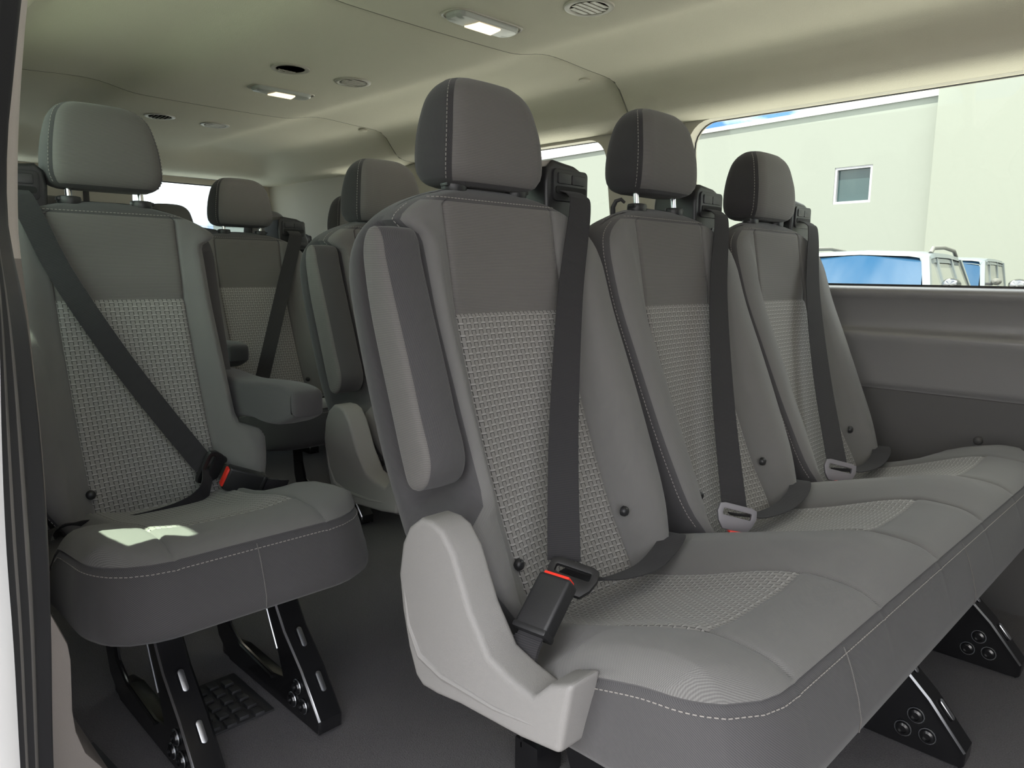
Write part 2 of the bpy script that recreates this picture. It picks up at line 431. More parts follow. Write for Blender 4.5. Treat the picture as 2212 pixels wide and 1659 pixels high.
for (x, z) in ((-.445, .408),):
    mb = MB(); mb.lathe([(.0105, 0), (.0105, -.002), (.009, -.006), (.005, -.009), (.0001, -.0095)], (x, 2.041, z), 'walllow', n=18, axis='y')
    o = mb.obj('panel_clip'); tag(o, 'round grey push clip on the lower side panel, above the near bench cushion', 'clip')

# right wall (door side) behind the opening
def rwall_y(z): return .175 + .055*sstep(.77, 1.27, z)
RW2 = rrect(-2.2, .77, -1.035, 1.23, .06)
sheet(fine([(-3.95, -.02), (-1.0, -.02), (-1.0, 1.30), (-3.95, 1.30)]), [fine(RW2)], rwall_y, .05, 'upper', 'wall_right', -1)
pane(RW2, rwall_y, -.04, 'window_3', 'greenglass')
# unseen overhang added to shade the right window; its gaps pass the sun patches
for n_, (a_, c_) in enumerate(((-4.02, -1.575), (-1.455, -1.115), (-1.03, -.99))):
    b = MB(); b.prism([(-.01, 1.40), (.16, 1.35), (.16, 1.42), (-.01, 1.46)], a_, c_, 'x', 'white'); struct(b, 'trim_%d' % (10+n_))

mb = MB(); mb.grid([[(x, y, z) for x in (-3.94, -2.5, -1.12)] for y, z in ((.218, .79), (.226, .775), (.226, .70), (.226, .4), (.222, 0))], 'walllow'); struct(mb, 'wall_right.002')

# rear doors
def door(name, y0, y1, wy0, wy1, wn):
    hole = rrect(wy0, .80, wy1, 1.235, .05)
    mb = MB(); mb.prism(fine([(y0, -.03), (y1, -.03), (y1, 1.30), (y0, 1.30)]), -3.99, -3.945, 'x', 'upper', holes=[fine(hole)])
    d = struct(mb, name)
    mb = MB(); mb.prism(fine(hole), -3.975, -3.971, 'x', 'rearglass')
    for i, (x, y, z) in enumerate(mb.v): mb.uvs[i] = (y, z)
    g = struct(mb, wn)
    mb = MB(); mb.tube([(-3.958, y, z) for y, z in hole]+[(-3.958, *hole[0])], .006, 'rubber', n=6, caps=False); mb.obj('window_seal', g)
door('door_1', 1.10, 2.07, 1.29, 1.92, 'window_5')
door('door_2', .15, 1.075, .28, .88, 'window_6')
b = MB(); b.box((-3.955, 1.0875, .62), (.03, .026, 1.25), 'rubber', bev=.004); struct(b, 'trim_6')
b = MB(); b.tube([(-3.915, .25+1.76*k/20, 1.268-.006*(abs(k-10)/10)**2) for k in range(21)], .006, 'rubber', n=6); struct(b, 'trim_7')

mb = MB(); mb.prism(rrect(.56, -.02, 2.04, 1.20, .06), .46, .60, 'x', 'walllow', bev=.03); struct(mb, 'front_light_block')  # unseen slab, added in place of front seats to block light from ahead

# pillar at the rear edge of the sliding-door opening
PA = [(-.78, 1.20), (-.86, 1.113), (-.907, 1.063), (-.965, .984), (-.998, .925), (-1.022, .86), (-1.027, .83), (-1.017, .767), (-1.011, .702), (-1.002, .571), (-1.014, .452), (-1.024, .395), (-1.06, .25), (-1.087, .142), (-1.10, .0)]
PB = [(-.62, 1.12), (-.701, 1.055), (-.745, 1.015), (-.788, .969), (-.835, .916), (-.861, .855), (-.858, .825), (-.828, .768), (-.817, .726), (-.808, .615), (-.825, .469), (-.874, .271), (-.90, .1), (-.91, .0)]
PC = [(-.525, 1.03), (-.544, .993), (-.559, .959), (-.576, .922), (-.594, .882), (-.637, .76), (-.673, .65), (-.691, .57), (-.699, .487), (-.721, .366), (-.745, .2), (-.76, .0)]
def curve_at(tab, z): return smooth_tab(sorted((zz, x) for x, zz in tab), z)
zs = [1.2-.03*k for k in range(40)] + [0]
def pil(z):
    xa, xb, xc = curve_at(PA, min(z, 1.2)), curve_at(PB, min(z, 1.12)), curve_at(PC, min(z, 1.03))
    return xa, xb, xc
rows = []
for z in zs:
    xa, xb, xc = pil(z)
    rows.append([(xa-.03, .215, z), (xa-.006, .206, z), (xa, .200, z), (xa+(xb-xa)*.5, .183, z), (xb, .163, z), (xb+.004, .156, z)])
mb = MB(); mb.grid(rows, 'upper', mfun=lambda i, j: 'doorlit_trim' if zs[i] > .81 else 'lowertrim'); struct(mb, 'trim_1')
rows = []
for z in zs:
    xa, xb, xc = pil(z)
    P = [(xb-.002, .168), (xb+.006, .164), (xb+.012, .153), (xb+.022, .148)]
    Q = [(.10, .146), (.2, .152), (.34, .154), (.46, .146), (.52, .118), (.58, .112), (.66, .130), (.74, .124), (.80, .098), (.84, .094), (.90, .110), (1.0, .112)]
    P += [(xb+.022+(xc-xb-.022)*q, .148-.036*q+.3*(y-.148+.036*q)*min(1, (1.2-z)*2)) for q, y in Q]
    rows.append([(x, y, z) for x, y in P])
mb = MB(); mb.grid(rows, 'rubber', mfun=lambda i, j: 'seal' if j < 4 or j in (7, 8, 11, 12) else 'sealgrey'); struct(mb, 'trim_2')
rows = []
for z in zs:
    xa, xb, xc = pil(z); rows.append([(xc, .113, z), (xc+.006, .100, z), (xc+.004, .08, z), (xc-.02, .062, z), (xc-.12, .055, z)])
rows.append([(x, y, -.14) for x, y, z in rows[-1]])
mb = MB(); mb.grid(rows, 'white'); struct(mb, 'wall_right.001')
mb = MB(); mb.grid([[(pil(max(z, 0))[2]-.11, .055, z), (-1.4, .048, z), (-2.6, .04, z), (-3.98, .05, z)] for z in (.765, .70, .5, .3, .1, -.14)], 'white'); struct(mb, 'wall_right.003')
LT = [(.160, .41), (.198, .41), (.205, .388), (.213, .360), (.224, .328), (.230, .310), (.232, .286), (.229, .215), (.231, .185), (.240, .150), (.27, .10), (.29, .0), (.16, .0)]
mb = MB(); mb.prism(LT, -1.55, -1.052, 'x', 'lowertrim', bev=.006); struct(mb, 'trim_3')
b = MB(); b.prism([(-1.05, .05), (-1.06, .24), (-1.20, .245), (-1.3, .30), (-1.31, .31), (-1.05, .33), (-.98, .14), (.6, .14), (.6, .05)], 0, .006, 'z', 'rubber'); struct(b, 'trim_8')

# ------------------------------------------------------------------ seats
PROF = [(.30, -.625), (.36, -.648), (.42, -.680), (.48, -.707), (.55, -.735), (.65, -.770), (.74, -.798), (.82, -.813), (.87, -.817), (.895, -.819), (.908, -.826), (.918, -.840), (.924, -.855)]
BACK = [(.30, -.775), (.40, -.80), (.47, -.818), (.55, -.846), (.66, -.880), (.76, -.908), (.80, -.914), (.84, -.908), (.87, -.896), (.90, -.884), (.918, -.872), (.924, -.858)]
WID = [(.30, .150), (.36, .166), (.40, .190), (.45, .204), (.55, .213), (.70, .217), (.80, .217), (.83, .214), (.855, .205), (.872, .191), (.886, .172), (.898, .148), (.908, .120), (.916, .092), (.922, .06), (.924, .03)]
BOL = [(.30, .030), (.36, .040), (.45, .050), (.55, .048), (.66, .040), (.76, .028), (.84, .016), (.875, .006), (.90, 0), (.93, 0)]
ZS = [.30, .33, .36, .38, .40, .42, .44, .455, .47, .485, .50, .52, .545, .57, .60, .63, .66, .69, .715, .735, .741, .745, .765, .79, .81, .825, .84, .85, .86, .868, .876, .884, .890, .894, .898, .903, .908, .912, .916, .919, .922, .924]
# columns: fraction of the half section, (kind, a)
HALF = [0, .03, .06, .085, .101, .109, .1125, .116, .122, .132, .146, .160]
def half_section(z, sgn, notch):
    w = smooth_tab(WID, z); x0 = smooth_tab(PROF, z); xb = smooth_tab(BACK, z); B = smooth_tab(BOL, z)
    T = max(.002, x0-xb)
    n = notch*sstep(.478, .505, z)*(1-sstep(.845, .872, z))
    wn = w - n*(w-.163)                       # front bolster stops short where the armrest folds in
    kb = 1+.14*notch*(1-sstep(.485, .52, z))*sstep(.36, .44, z)*0
    out = []
    Lm = wn-.020; yk = min(.116, max(.004, Lm-.022))
    for y in HALF:
        yy = y if (y <= yk or Lm >= .160) else yk+(y-yk)*(Lm-yk)/(.160-yk)
        q = min(y, .118)/.118
        f = .012*q*q*sstep(.93, .80, z)
        if y < .116:
            d = f
            if abs(z-.742) < .006: d -= .004
        else:
            s = min(1, (y-.114)/.058); d = f + B*(1-.28*n)*s*s*(3-2*s)
        g = math.exp(-((y-.1125)/.0026)**2); d -= .006*g*(1 if z < .9 else 0)
        out.append((x0+d, min(yy, wn-.017)))
    top = x0+.012*sstep(.93, .80, z)+B*(1-.28*n)
    out += [(top-.003, wn-.014), (top-.012, wn-.0045), (top-.024, wn-.0005)]
    dn = min(.088, T*.75)
    out += [(top-.03-(dn-.03)*.5 if T > .05 else x0-T*.3, wn), (x0-min(dn, T*.55)+.004, wn), (x0-min(dn, T*.55)-.006, w-.004 if n > .3 else wn), (x0-min(dn, T*.6)-.012, w)]
    out += [(xb+min(.02, T*.2), w-.001), (xb+min(.006, T*.1), w-.007), (xb, w-.022), (xb-.003, w*.6), (xb-.004, w*.25)]
    return [(x, sgn*y) for x, y in out]
NH = len(HALF)
def backrest_rows(nl, nr):
    rows = []
    for z in ZS:
        R = half_section(z, 1, nr); L = half_section(z, -1, nl)
        rows.append([(x, y, z) for x, y in L[:0:-1]] + [(x, y, z) for x, y in R])
    return rows
def make_backrest(nl, nr):
    rows = backrest_rows(nl, nr); n = len(rows[0]); mid = (n-1)//2; uvs = []
    for i, row in enumerate(rows):
        u = 0; us = [0]
        for a, c in zip(row, row[1:]): us.append(us[-1]+math.dist(a, c))
        uvs.append([(q-us[mid], 0) for q in us])
    v = 0; vv = [0]
    for a, c in zip(rows, rows[1:]): vv.append(vv[-1]+math.dist(a[mid], c[mid]))
    uvs = [[(q[0], vv[i]) for q in r] for i, r in enumerate(uvs)]
    def mf(i, j):
        k = abs(j+.5-mid)-.5; z = .5*(ZS[i]+ZS[i+1])
        if z > .896: return 'trim'
        if k < 6: return 'pattern' if z < .743 else 'insert'
        if k < NH+1: return 'bolster'
        return 'trim'
    mb = MB(); mb.grid(rows, 'trim', closed=True, uvs=uvs, mfun=mf, cap0=True, cap1=True); return mb.mesh('backrest', 1.3)
def make_back_stitch(nl, nr):
    rows = backrest_rows(nl, nr); n = len(rows[0]); mid = (n-1)//2; out = []
    for s in (-1, 1):
        col = mid+s*(NH+2)
        has = nl if s < 0 else nr
        for rng in (((3, 10), (27, 34)) if has else ((3, 34),)):
            mb = MB(); stitches(mb, [rows[i][col] for i in range(*rng)], off=Vector((.0005, s*.0004, 0))); out.append(mb.mesh('stitching'))
    mb = MB(); r = ZS.index(.903); stitches(mb, [rows[r][j] for j in range(mid-NH-1, mid+NH+2)], off=Vector((.0006, 0, .0003))); out.append(mb.mesh('stitching'))
    return out
HP = [(.002, .078, -.838, -.895), (.006, .087, -.829, -.903), (.013, .094, -.822, -.909), (.026, .0985, -.817, -.913), (.05, .0985, -.816, -.915), (.08, .0955, -.818, -.914), (.105, .0908, -.823, -.911), (.128, .0845, -.829, -.906), (.142, .0765, -.836, -.900), (.151, .067, -.844, -.894), (.1565, .0555, -.851, -.888), (.1595, .040, -.860, -.881), (.1605, .019, -.866, -.876)]
def head_rows():
    rows = []
    n = 13
    zz = [HP[0][0] + (HP[-1][0]-HP[0][0])*math.sin(.5*PI*k/26) for k in range(27)]
    zz = sorted(set([.002, .003, .005, .007, .010] + [z for z in zz if z > .010]))
    for z in zz:
        w = smooth_tab([(h[0], h[1]) for h in HP], z); xf = smooth_tab([(h[0], h[2]) for h in HP], z); xb = smooth_tab([(h[0], h[3]) for h in HP], z)
        r = min(.022, w*.5, (xf-xb)*.45); row = []
        for k in range(n): # front, left to right
            y = (-1+2*k/(n-1))*(w-r); row.append((xf+.004*(1-(y/w)**2), y, z))
        for a in (22, 45, 68, 84): row.append((xf-r+r*math.cos(math.radians(a)), w-r+r*math.sin(math.radians(a)), z))
        for q in (.35, .65): row.append((xf-r+(xb+r-xf+r)*q, w+.001, z))
        for a in (0, 30, 60): row.append((xb+r-r*math.sin(math.radians(a)), w-r+r*math.cos(math.radians(a)), z))
        for k in range(7): row.append((xb-.002, (1-2*k/6)*(w-r), z))
        for a in (60, 30, 0): row.append((xb+r-r*math.sin(math.radians(a)), -(w-r+r*math.cos(math.radians(a))), z))
        for q in (.65, .35): row.append((xf-r+(xb+r-xf+r)*q, -(w+.001), z))
        for a in (84, 68, 45, 22): row.append((xf-r+r*math.cos(math.radians(a)), -(w-r+r*math.sin(math.radians(a))), z))
        rows.append(row)
    return rows, n
def make_head():
    rows, n = head_rows(); N = len(rows[0]); uvs = []; v = 0
    for i, row in enumerate(rows):
        us = [0]
        for a, c in zip(row, row[1:]): us.append(us[-1]+math.dist(a, c))
        if i: v += math.dist(rows[i-1][6], row[6])
        uvs.append([(q, v) for q in us])
    def mf(i, j): return 'insert' if (j < n+1 or j > N-3) and i > 2 else 'headside'
    mb = MB(); mb.grid(rows, 'headside', closed=True, uvs=uvs, mfun=mf, cap0=True, cap1=True)
    return mb.mesh('headrest', 1.4)
def make_head_stitch():
    rows, n = head_rows(); N = len(rows[0]); out = []
    for c, s in ((n+2, 1), (N-3, -1)):
        mb = MB(); stitches(mb, [rows[i][c] for i in range(4, len(rows)-4)], r=.0006, off=Vector((.0002, s*.0006, 0))); out.append(mb.mesh('stitching'))
    return out
def make_post():
    mb = MB(); mb.tube([(-.852, 0, .90), (-.854, 0, .93), (-.858, 0, .97)], .0055, 'chrome', n=14); return mb.mesh('headrest_post')
def make_collar(big):
    mb = MB(); mb.lathe([(.010, .915), (.0165, .916), (.0175, .920), (.0175, .927), (.0165, .930), (.012, .931), (.0062, .931)], (-.853, 0, 0), 'black', n=24, sy=1.15)
    mb.box((-.851, -.016 if big else .016, .9255), (.017, .012, .007), 'black', bev=.003)
    return mb.mesh('headrest_collar')
GP = [(.128, .868), (.136, .905), (.134, .945), (.138, .972), (.152, .984), (.205, .978), (.232, .968), (.240, .952), (.241, .925), (.249, .905), (.252, .888), (.246, .866)]
def make_guide():
    mb = MB(); mb.prism(GP, -.945, -.842, 'x', 'black', bev=.007, seg=3); return mb.mesh('belt_guide')
def make_bezel():
    mb = MB()
    mb.prism(rrect(.148, .918, .235, .970, .009), -.846, -.838, 'x', 'black', bev=.002)
    mb.prism(rrect(.157, .946, .190, .964, .003), -.840, -.8355, 'x', 'black', bev=.0015)
    mb.prism(rrect(.192, .946, .226, .962, .003), -.840, -.8355, 'x', 'black', bev=.0015)
    mb.prism(rrect(.153, .930, .230, .942, .005), -.840, -.8365, 'x', 'slot')
    mb.prism(rrect(.200, .880, .242, .898, .004), -.846, -.8395, 'x', 'black', bev=.0015)
    return mb.mesh('bezel')
def make_button():
    mb = MB(); mb.lathe([(.0080, -.004), (.0080, .001), (.0062, .0038), (.0033, .005), (.0001, .0052)], (0, 0, 0), 'black', n=18, axis='x'); return mb.mesh('trim_button')
def belt_path(pts, wd, n=26):
    """smooth curve through control points (Catmull-Rom) with interpolated width directions"""
    P = [Vector(p) for p in pts]; D = [Vector(d) for d in wd]; out = []; dirs = []
    for i in range(len(P)-1):
        p0, p1, p2, p3 = P[max(i-1, 0)], P[i], P[i+1], P[min(i+2, len(P)-1)]
        for k in range(n):
            f = k/n
            out.append(.5*((2*p1)+(-p0+p2)*f+(2*p0-5*p1+4*p2-p3)*f*f+(-p0+3*p1-3*p2+p3)*f**3)); dirs.append(D[i].lerp(D[i+1], f))
    out.append(P[-1]); dirs.append(D[-1]); return out, dirs
def make_webbing(var):
    mb = MB()
    if var == 'single':
        p, d = belt_path([(-.842, -.150, .936), (-.818, -.147, .922), (-.797, -.135, .88), (-.775, -.100, .78), (-.722, -.022, .615), (-.655, .065, .455), (-.642, .082, .432)], [(0, 1, 0)]*2+[(0, 1, .1)]*1+[(0, .85, .4)]*3+[(.1, .8, .5)], 12)
        mb.ribbon(p, .040, d, .0016, 'belt')
    else:
        p, d = belt_path([(-.842, .174, .936), (-.816, .172, .926), (-.802, .164, .90), (-.766, .102, .76), (-.690, .006, .57), (-.610, -.080, .424) if var == 'aisle' else (-.606, -.088, .400)], [(0, 1, 0), (0, 1, 0), (.1, 1, 0), (.3, 1, 0), (.5, .9, 0), (.62, .78, 0)], 12)
        mb.ribbon(p, .0445, d, .0016, 'belt')
    return mb.mesh('seat_belt')
def make_lap(var):
    mb = MB()
    if var == 'single':
        p, d = belt_path([(-.642, .082, .425), (-.620, .060, .385), (-.612, .015, .366), (-.615, -.07, .360), (-.620, -.15, .374), (-.60, -.185, .386), (-.595, -.203, .36), (-.60, -.205, .31)], [(0, -.3, 1), (0, .1, 1), (.15, 0, 1), (.3, 0, 1), (.7, 0, .7), (1, 0, .3), (1, 0, 0), (1, .2, 0)], 12)
    elif var == 'aisle':
        p, d = belt_path([(-.607, -.075, .415), (-.588, -.035, .390), (-.582, .06, .380), (-.594, .13, .385), (-.613, .185, .393), (-.65, .215, .38)], [(.8, .2, .35), (.9, .1, .3), (1, .1, .15), (1, .1, .1), (1, .2, 0), (1, .3, 0)], 10)
    else:
        p, d = belt_path([(-.604, -.085, .388), (-.590, -.045, .376), (-.582, .05, .374), (-.590, .13, .384), (-.612, .185, .392), (-.65, .215, .38)], [(.74, .4, -.1), (.9, .2, .1), (1, .1, .1), (1, .1, .1), (1, .2, 0), (1, .3, 0)], 10)
    mb.ribbon(p, .040, d, .0016, 'belt'); return mb.mesh('lap_webbing')
def frame(x, y):
    x = Vector(x).normalized(); y = Vector(y); y = (y-x*y.dot(x)).normalized(); z = x.cross(y)
    return Matrix((x, y, z)).transposed()
def make_latch(var):
    """plate held by the webbing; local x = width, y = towards the buckle"""
    mb = MB()
    out = [(-.032, .018), (-.034, .004), (-.029, -.012), (-.020, -.024), (.020, -.024), (.029, -.012), (.034, .004), (.032, .018), (.023, .021), (-.023, .021)]
    hole = rrect(-.024, 0, .024, .011, .002, 2)
    m = 'black' if var in ('single', 'aisle') else 'latch'
    mb.prism(out, -.004, .004, 'z', m, bev=.0015, holes=[hole])
    mb.prism([(-.012, -.018), (-.011, -.034), (.011, -.034), (.012, -.018)], -.0012, .0012, 'z', 'chrome')
    return mb.mesh('latch_plate')
def make_buckle(): # local x = width, y = length (top +), z = thickness
    mb = MB(); mb.box((0, 0, 0), (.045, .070, .024), 'black', bev=.0045, seg=3); mb.box((0, -.034, 0), (.047, .008, .026), 'black', bev=.003); return mb.mesh('buckle')
def make_red(): 
    mb = MB(); mb.box((0, .035, .001), (.036, .007, .017), 'red', bev=.002); return mb.mesh('release_button')
def make_stalk(n, L):
    mb = MB(); p, d = belt_path([(0, -.030, 0), (0, -.05, .001), (.002, -.07-L*.3, -.004), (.004, -.09-L, -.012)], [(1, 0, 0)]*4, 6)
    mb.ribbon(p, .034, d, .003, 'belt'); mb.ribbon(p[4:12], .0365, d[4:12], .0055, 'belt')
    return mb.mesh('buckle_strap')

def make_arm(folded):
    mb = MB()
    if folded:
        out = [(-.820, .853), (-.804, .856), (-.792, .842), (-.785, .815), (-.767, .763), (-.746, .706), (-.728, .656), (-.716, .620), (-.702, .585), (-.697, .560), (-.704, .538), (-.720, .526), (-.738, .530), (-.752, .560), (-.775, .625), (-.812, .732), (-.828, .80), (-.830, .832)]
    else:
        out = [(-.862, .572), (-.83, .588), (-.707, .582), (-.60, .588), (-.53, .590), (-.488, .586), (-.474, .576), (-.473, .545), (-.482, .534), (-.535, .516), (-.60, .510), (-.66, .512), (-.78, .494), (-.83, .482), (-.862, .50)]
    y0, y1 = (.172, .240) if folded else (.172, .232)
    n = len(out); cx = sum(p[0] for p in out)/n; cz = sum(p[1] for p in out)/n
    # densify the outline
    den = []
    for i in range(n):
        p0, p1, p2, p3 = (Vector(out[(i+k-1) % n]) for k in range(4))
        for k in range(5):
            f = k/5; den.append(.5*((2*p1)+(-p0+p2)*f+(2*p0-5*p1+4*p2-p3)*f*f+(-p0+3*p1-3*p2+p3)*f**3))
    rows = []; uvs = []
    for (q, ins) in ((0, .012), (0, .006), (.05, .002), (.12, 0), (.5, -.001), (.90, 0), (.95, .0015), (.985, .004), (1.0, .0065), (1.01, .009)):
        row = []; ur = []
        for k, p in enumerate(den):
            tn = (den[(k+1) % len(den)]-den[k-1]).normalized(); nn = Vector((-tn.y, tn.x))
            if (Vector((cx, cz))-p).dot(nn) < 0: nn = -nn
            c = p+nn*ins; row.append((c.x, y0+(y1-y0)*q, c.y)); ur.append((c.x+q*.068 if 0 < q < 1 else c.x, c.y))
        rows.append(row); uvs.append(ur)
    mb.grid(rows, 'trim', closed=True, uvs=uvs, cap0=True, cap1=True, capm='insert' if folded else 'trim', mfun=lambda i, j: 'insert' if i >= 5 and folded else 'trim')  # folded: lighter cloth on the outer face imitates light falling on that side
    return mb.mesh('armrest', 1.2)
def make_cover():
    out = [(-.648, .512), (-.670, .512), (-.692, .496), (-.706, .472), (-.714, .43), (-.708, .385), (-.696, .34), (-.682, .308), (-.668, .299), (-.640, .300), (-.598, .306), (-.50, .312), (-.445, .320), (-.431, .402), (-.462, .389), (-.484, .366), (-.520, .373), (-.551, .383), (-.582, .425), (-.610, .484), (-.630, .506)]
    mb = MB(); mb.prism(out, -.004, .044, 'y', 'cover', bev=.0075, seg=4)
    # shallow moulded sweep on the face
    sw = [(-.706, .43), (-.694, .37), (-.672, .338), (-.63, .328), (-.54, .328), (-.46, .338)]
    mb.tube([(x, -.0025, z) for x, z in sw], [.001, .0035, .005, .005, .0035, .001], 'cover', n=8)
    return mb.mesh('side_cover')
CZ = .414
def make_cushion(centers, half=.225, ends=(-.005, .0)):
    y0 = centers[0]-half+.0; y1 = centers[-1]+half; xf = -.278; r = .095; xr = -.665
    ys = set()
    for c in centers:
        for q in (-.2, -.17, -.145, -.128, -.120, -.1165, -.113, -.108, -.09, -.06, -.03, 0, .03, .06, .09, .108, .113, .1165, .120, .128, .145, .17, .2): ys.add(round(c+q, 4))
    for c in centers[:-1]:
        for q in (.213, .225, .237): ys.add(round(c+q, 4))
    for q in (0, .001, .003, .006, .010, .016, .024): ys.add(round(y0+q, 4)); ys.add(round(y1-q, 4))
    ys = sorted(y for y in ys if y0 <= y <= y1)
    ts = [0, .05, .12, .2, .3, .4, .5, .6, .68, .735, .745, .755, .765, .78, .82, .87, .91, .94, .96, .975, .985, .993, 1]
    def fx(y):
        d = min(y-y0, y1-y); front = xf - .012*((y-.5*(y0+y1))/(.5*(y1-y0)))**2*0
        if d < r: front -= r-math.sqrt(max(0, r*r-(r-d)**2))
        return front
    XP = -.378  # front edge of the patterned insert
    def top(x, y):
        d = min(y-y0, y1-y, fx(y)-x) if True else 0
        dc = min(abs(y-c) for c in centers)
        e = 1-math.exp(-max(d, 0)/.018)
        z = CZ-.006 + .020*e
        z += .017*sstep(.113, .215, dc)*sstep(-.27, -.34, x)*e
        z -= .012*(1-sstep(.05, .125, dc))*sstep(-.30, -.42, x)
        z -= .0045*math.exp(-((dc-.1165)/.0035)**2)*(1 if d > .006 else .3)
        if dc < .118: z -= .003*math.exp(-((x-XP)/.005)**2)
        tb = max(0, -.36-x); z -= (.29 if len(centers) > 1 else .12)*tb*tb/(tb+.025)
        z -= .012*(1-sstep(.10, .16, dc))*sstep(-.40, -.55, x)
        z -= .055*sstep(-.455, -.56, x)*(1-sstep(.04, .095, min(y-y0, y1-y)))
        return max(z, .338)
    mb = MB(); rows = []; uvs = []
    for y in ys:
        f = fx(y); row = []; ur = []
        for q in ts:
            if q <= .75: x = xr+(XP-xr)*q/.75 if f > XP+.02 else xr+(f-xr)*q
            else: x = XP+(f-XP)*(q-.75)/.25 if f > XP+.02 else xr+(f-xr)*q
            row.append((x, y, top(x, y))); ur.append((y, x))
        rows.append(row); uvs.append(ur)
    nr = len(ts)
    def mf(i, j):
        yc = .5*(ys[i]+ys[i+1]); dc = min(abs(yc-c) for c in centers)
        return 'pattern' if dc < .1165 and ts[j] < .75 and ts[j+1] < .7551 else 'bolster'
    # pattern uv: u across, v along
    mb.grid(rows, 'bolster', uvs=uvs, mfun=mf)
    # skirt
    loop = [rows[0][j] for j in range(nr)] + [rows[i][-1] for i in range(1, len(ys)-1)] + [rows[-1][j] for j in range(nr-1, -1, -1)]
    cxm = .5*(xr+xf); cym = .5*(y0+y1); L = len(loop); sk = []; su = []
    nrm = []
    for k, p in enumerate(loop):
        a = Vector(loop[max(k-1, 0)][:2]); c = Vector(loop[min(k+1, L-1)][:2]); tg = (c-a).normalized(); nrm.append(Vector((tg.y, -tg.x)) if True else 0)
    # outward check
    if nrm[2].y > 0: nrm = [-q for q in nrm]
    arc = [0]
    for a, c in zip(loop, loop[1:]): arc.append(arc[-1]+math.dist(a, c))
    for (dz, of) in ((0, 0), (-.003, -.0022), (-.006, .0005), (-.014, .005), (-.03, .011), (-.060, .020), (-.085, .025), (-.101, .024), (-.110, .014), (-.113, -.012)):
        sk.append([(p[0]+nrm[k].x*of, p[1]+nrm[k].y*of*(1-.6*sstep(.55, 1, abs(nrm[k].y))*(1 if of > 0 else 0)), (p[2] if dz > -.02 else p[2]*(1+dz/.12)+CZ*(-dz/.12) if dz > -.12 else CZ)+dz) for k, p in enumerate(loop)])
        su.append([(arc[k], dz) for k in range(L)])
    mb.grid(sk, 'trim', uvs=su)
    bot = sk[-1]; half_ = L//2
    mb.add([(x, y, z) for x, y, z in bot], [list(range(L))], 'trim')
    st = MB(); stitches(st, [(p[0], p[1], p[2]) for p in sk[3]], off=Vector((0, 0, .002)))
    sem = MB()
    out = []
    for c in centers:
        k = min(range(L), key=lambda i: abs(loop[i][1]-c)+(0 if loop[i][0] > -.5 else 9))
        sem = MB(); sem.tube([Vector(r[k])+Vector((.0006, 0, 0)) for r in sk[2:8]], .0009, 'seam', n=5); out.append(sem.mesh('seam'))
    return mb.mesh('seat_cushion', 1.2), st.mesh('stitching'), out
# leg frame: side plate in the xz plane, slotted front flange, floor beam
def make_leg():
    mb = MB()
    outer = [(-1.062, .004), (-1.060, .030), (-1.118, .098), (-1.176, .152), (-1.203, .190), (-1.235, .262), (-1.30, .275), (-1.30, .262), (-1.47, .275), (-1.49, .20), (-1.482, .085), (-1.466, .040), (-1.415, .004)]
    hole = [(-1.185, .060), (-1.232, .050), (-1.36, .062), (-1.405, .086), (-1.425, .14), (-1.43, .235), (-1.27, .235), (-1.225, .150), (-1.20, .100)]
    mb.prism(outer, 0, .004, 'y', 'legs', holes=[hole])
    # rolled front flange
    fl = [(-1.060, .006), (-1.059, .030), (-1.117, .100), (-1.175, .154), (-1.202, .192), (-1.228, .25)]
    rows = [[(x-.004, -.001, z-.003) for x, z in fl], [(x+.0015, -.003, z+.001) for x, z in fl], [(x+.004, 0.000, z+.003) for x, z in fl], [(x+.004, .004, z+.003) for x, z in fl], [(x+.003, .040, z+.003) for x, z in fl], [(x-.004, .046, z-.002) for x, z in fl], [(x-.03, .046, z-.015) for x, z in fl]]
    mb.grid(rows, 'legs', mfun=lambda i, j: 'steel' if i == 1 and j > 0 else 'legs')
    inner = [(-1.205, .110), (-1.228, .152), (-1.265, .225)]
    mb.tube([(x, .0, z) for x, z in inner], .0018, 'steel', n=6)
    mb.tube([(x, -.002, z) for x, z in [(-1.225, .046), (-1.355, .058), (-1.408, .086), (-1.43, .14)]], .0035, 'legs', n=6)
    # floor beam
    mb.prism([(-1.07, .0), (-1.46, .0), (-1.46, .022), (-1.40, .034), (-1.10, .026)], .004, .04, 'y', 'legs', bev=.004)
    return mb.mesh('leg')
def make_leg_bolt():
    mb = MB(); mb.lathe([(.013, 0), (.013, -.002), (.011, -.006), (.007, -.0075), (.0068, -.004), (.0001, -.004)], (0, 0, 0), 'legs', n=16, axis='y'); mb.lathe([(.0135, -.0005), (.0140, -.0016), (.0135, -.0026)], (0, 0, 0), 'steel', n=16, axis='y'); return mb.mesh('bolt')
def make_leg_slot():
    mb = MB()
    d = Vector((.64, 0, -.77)); 
    rows = []
    for (o, e) in ((.0055, .0), (.005, .0012), (.0025, .0018)):
        row = []
        for k in range(16):
            a = 2*PI*k/16; along = (.013 if math.cos(a) > 0 else -.013)+o*math.cos(a); row.append(Vector((0, o*math.sin(a), 0))+d*along+Vector((.77, 0, .64))*e)
        rows.append(row)
    mb.grid(rows, 'steel', closed=True, cap1=True); return mb.mesh('slot_plate')

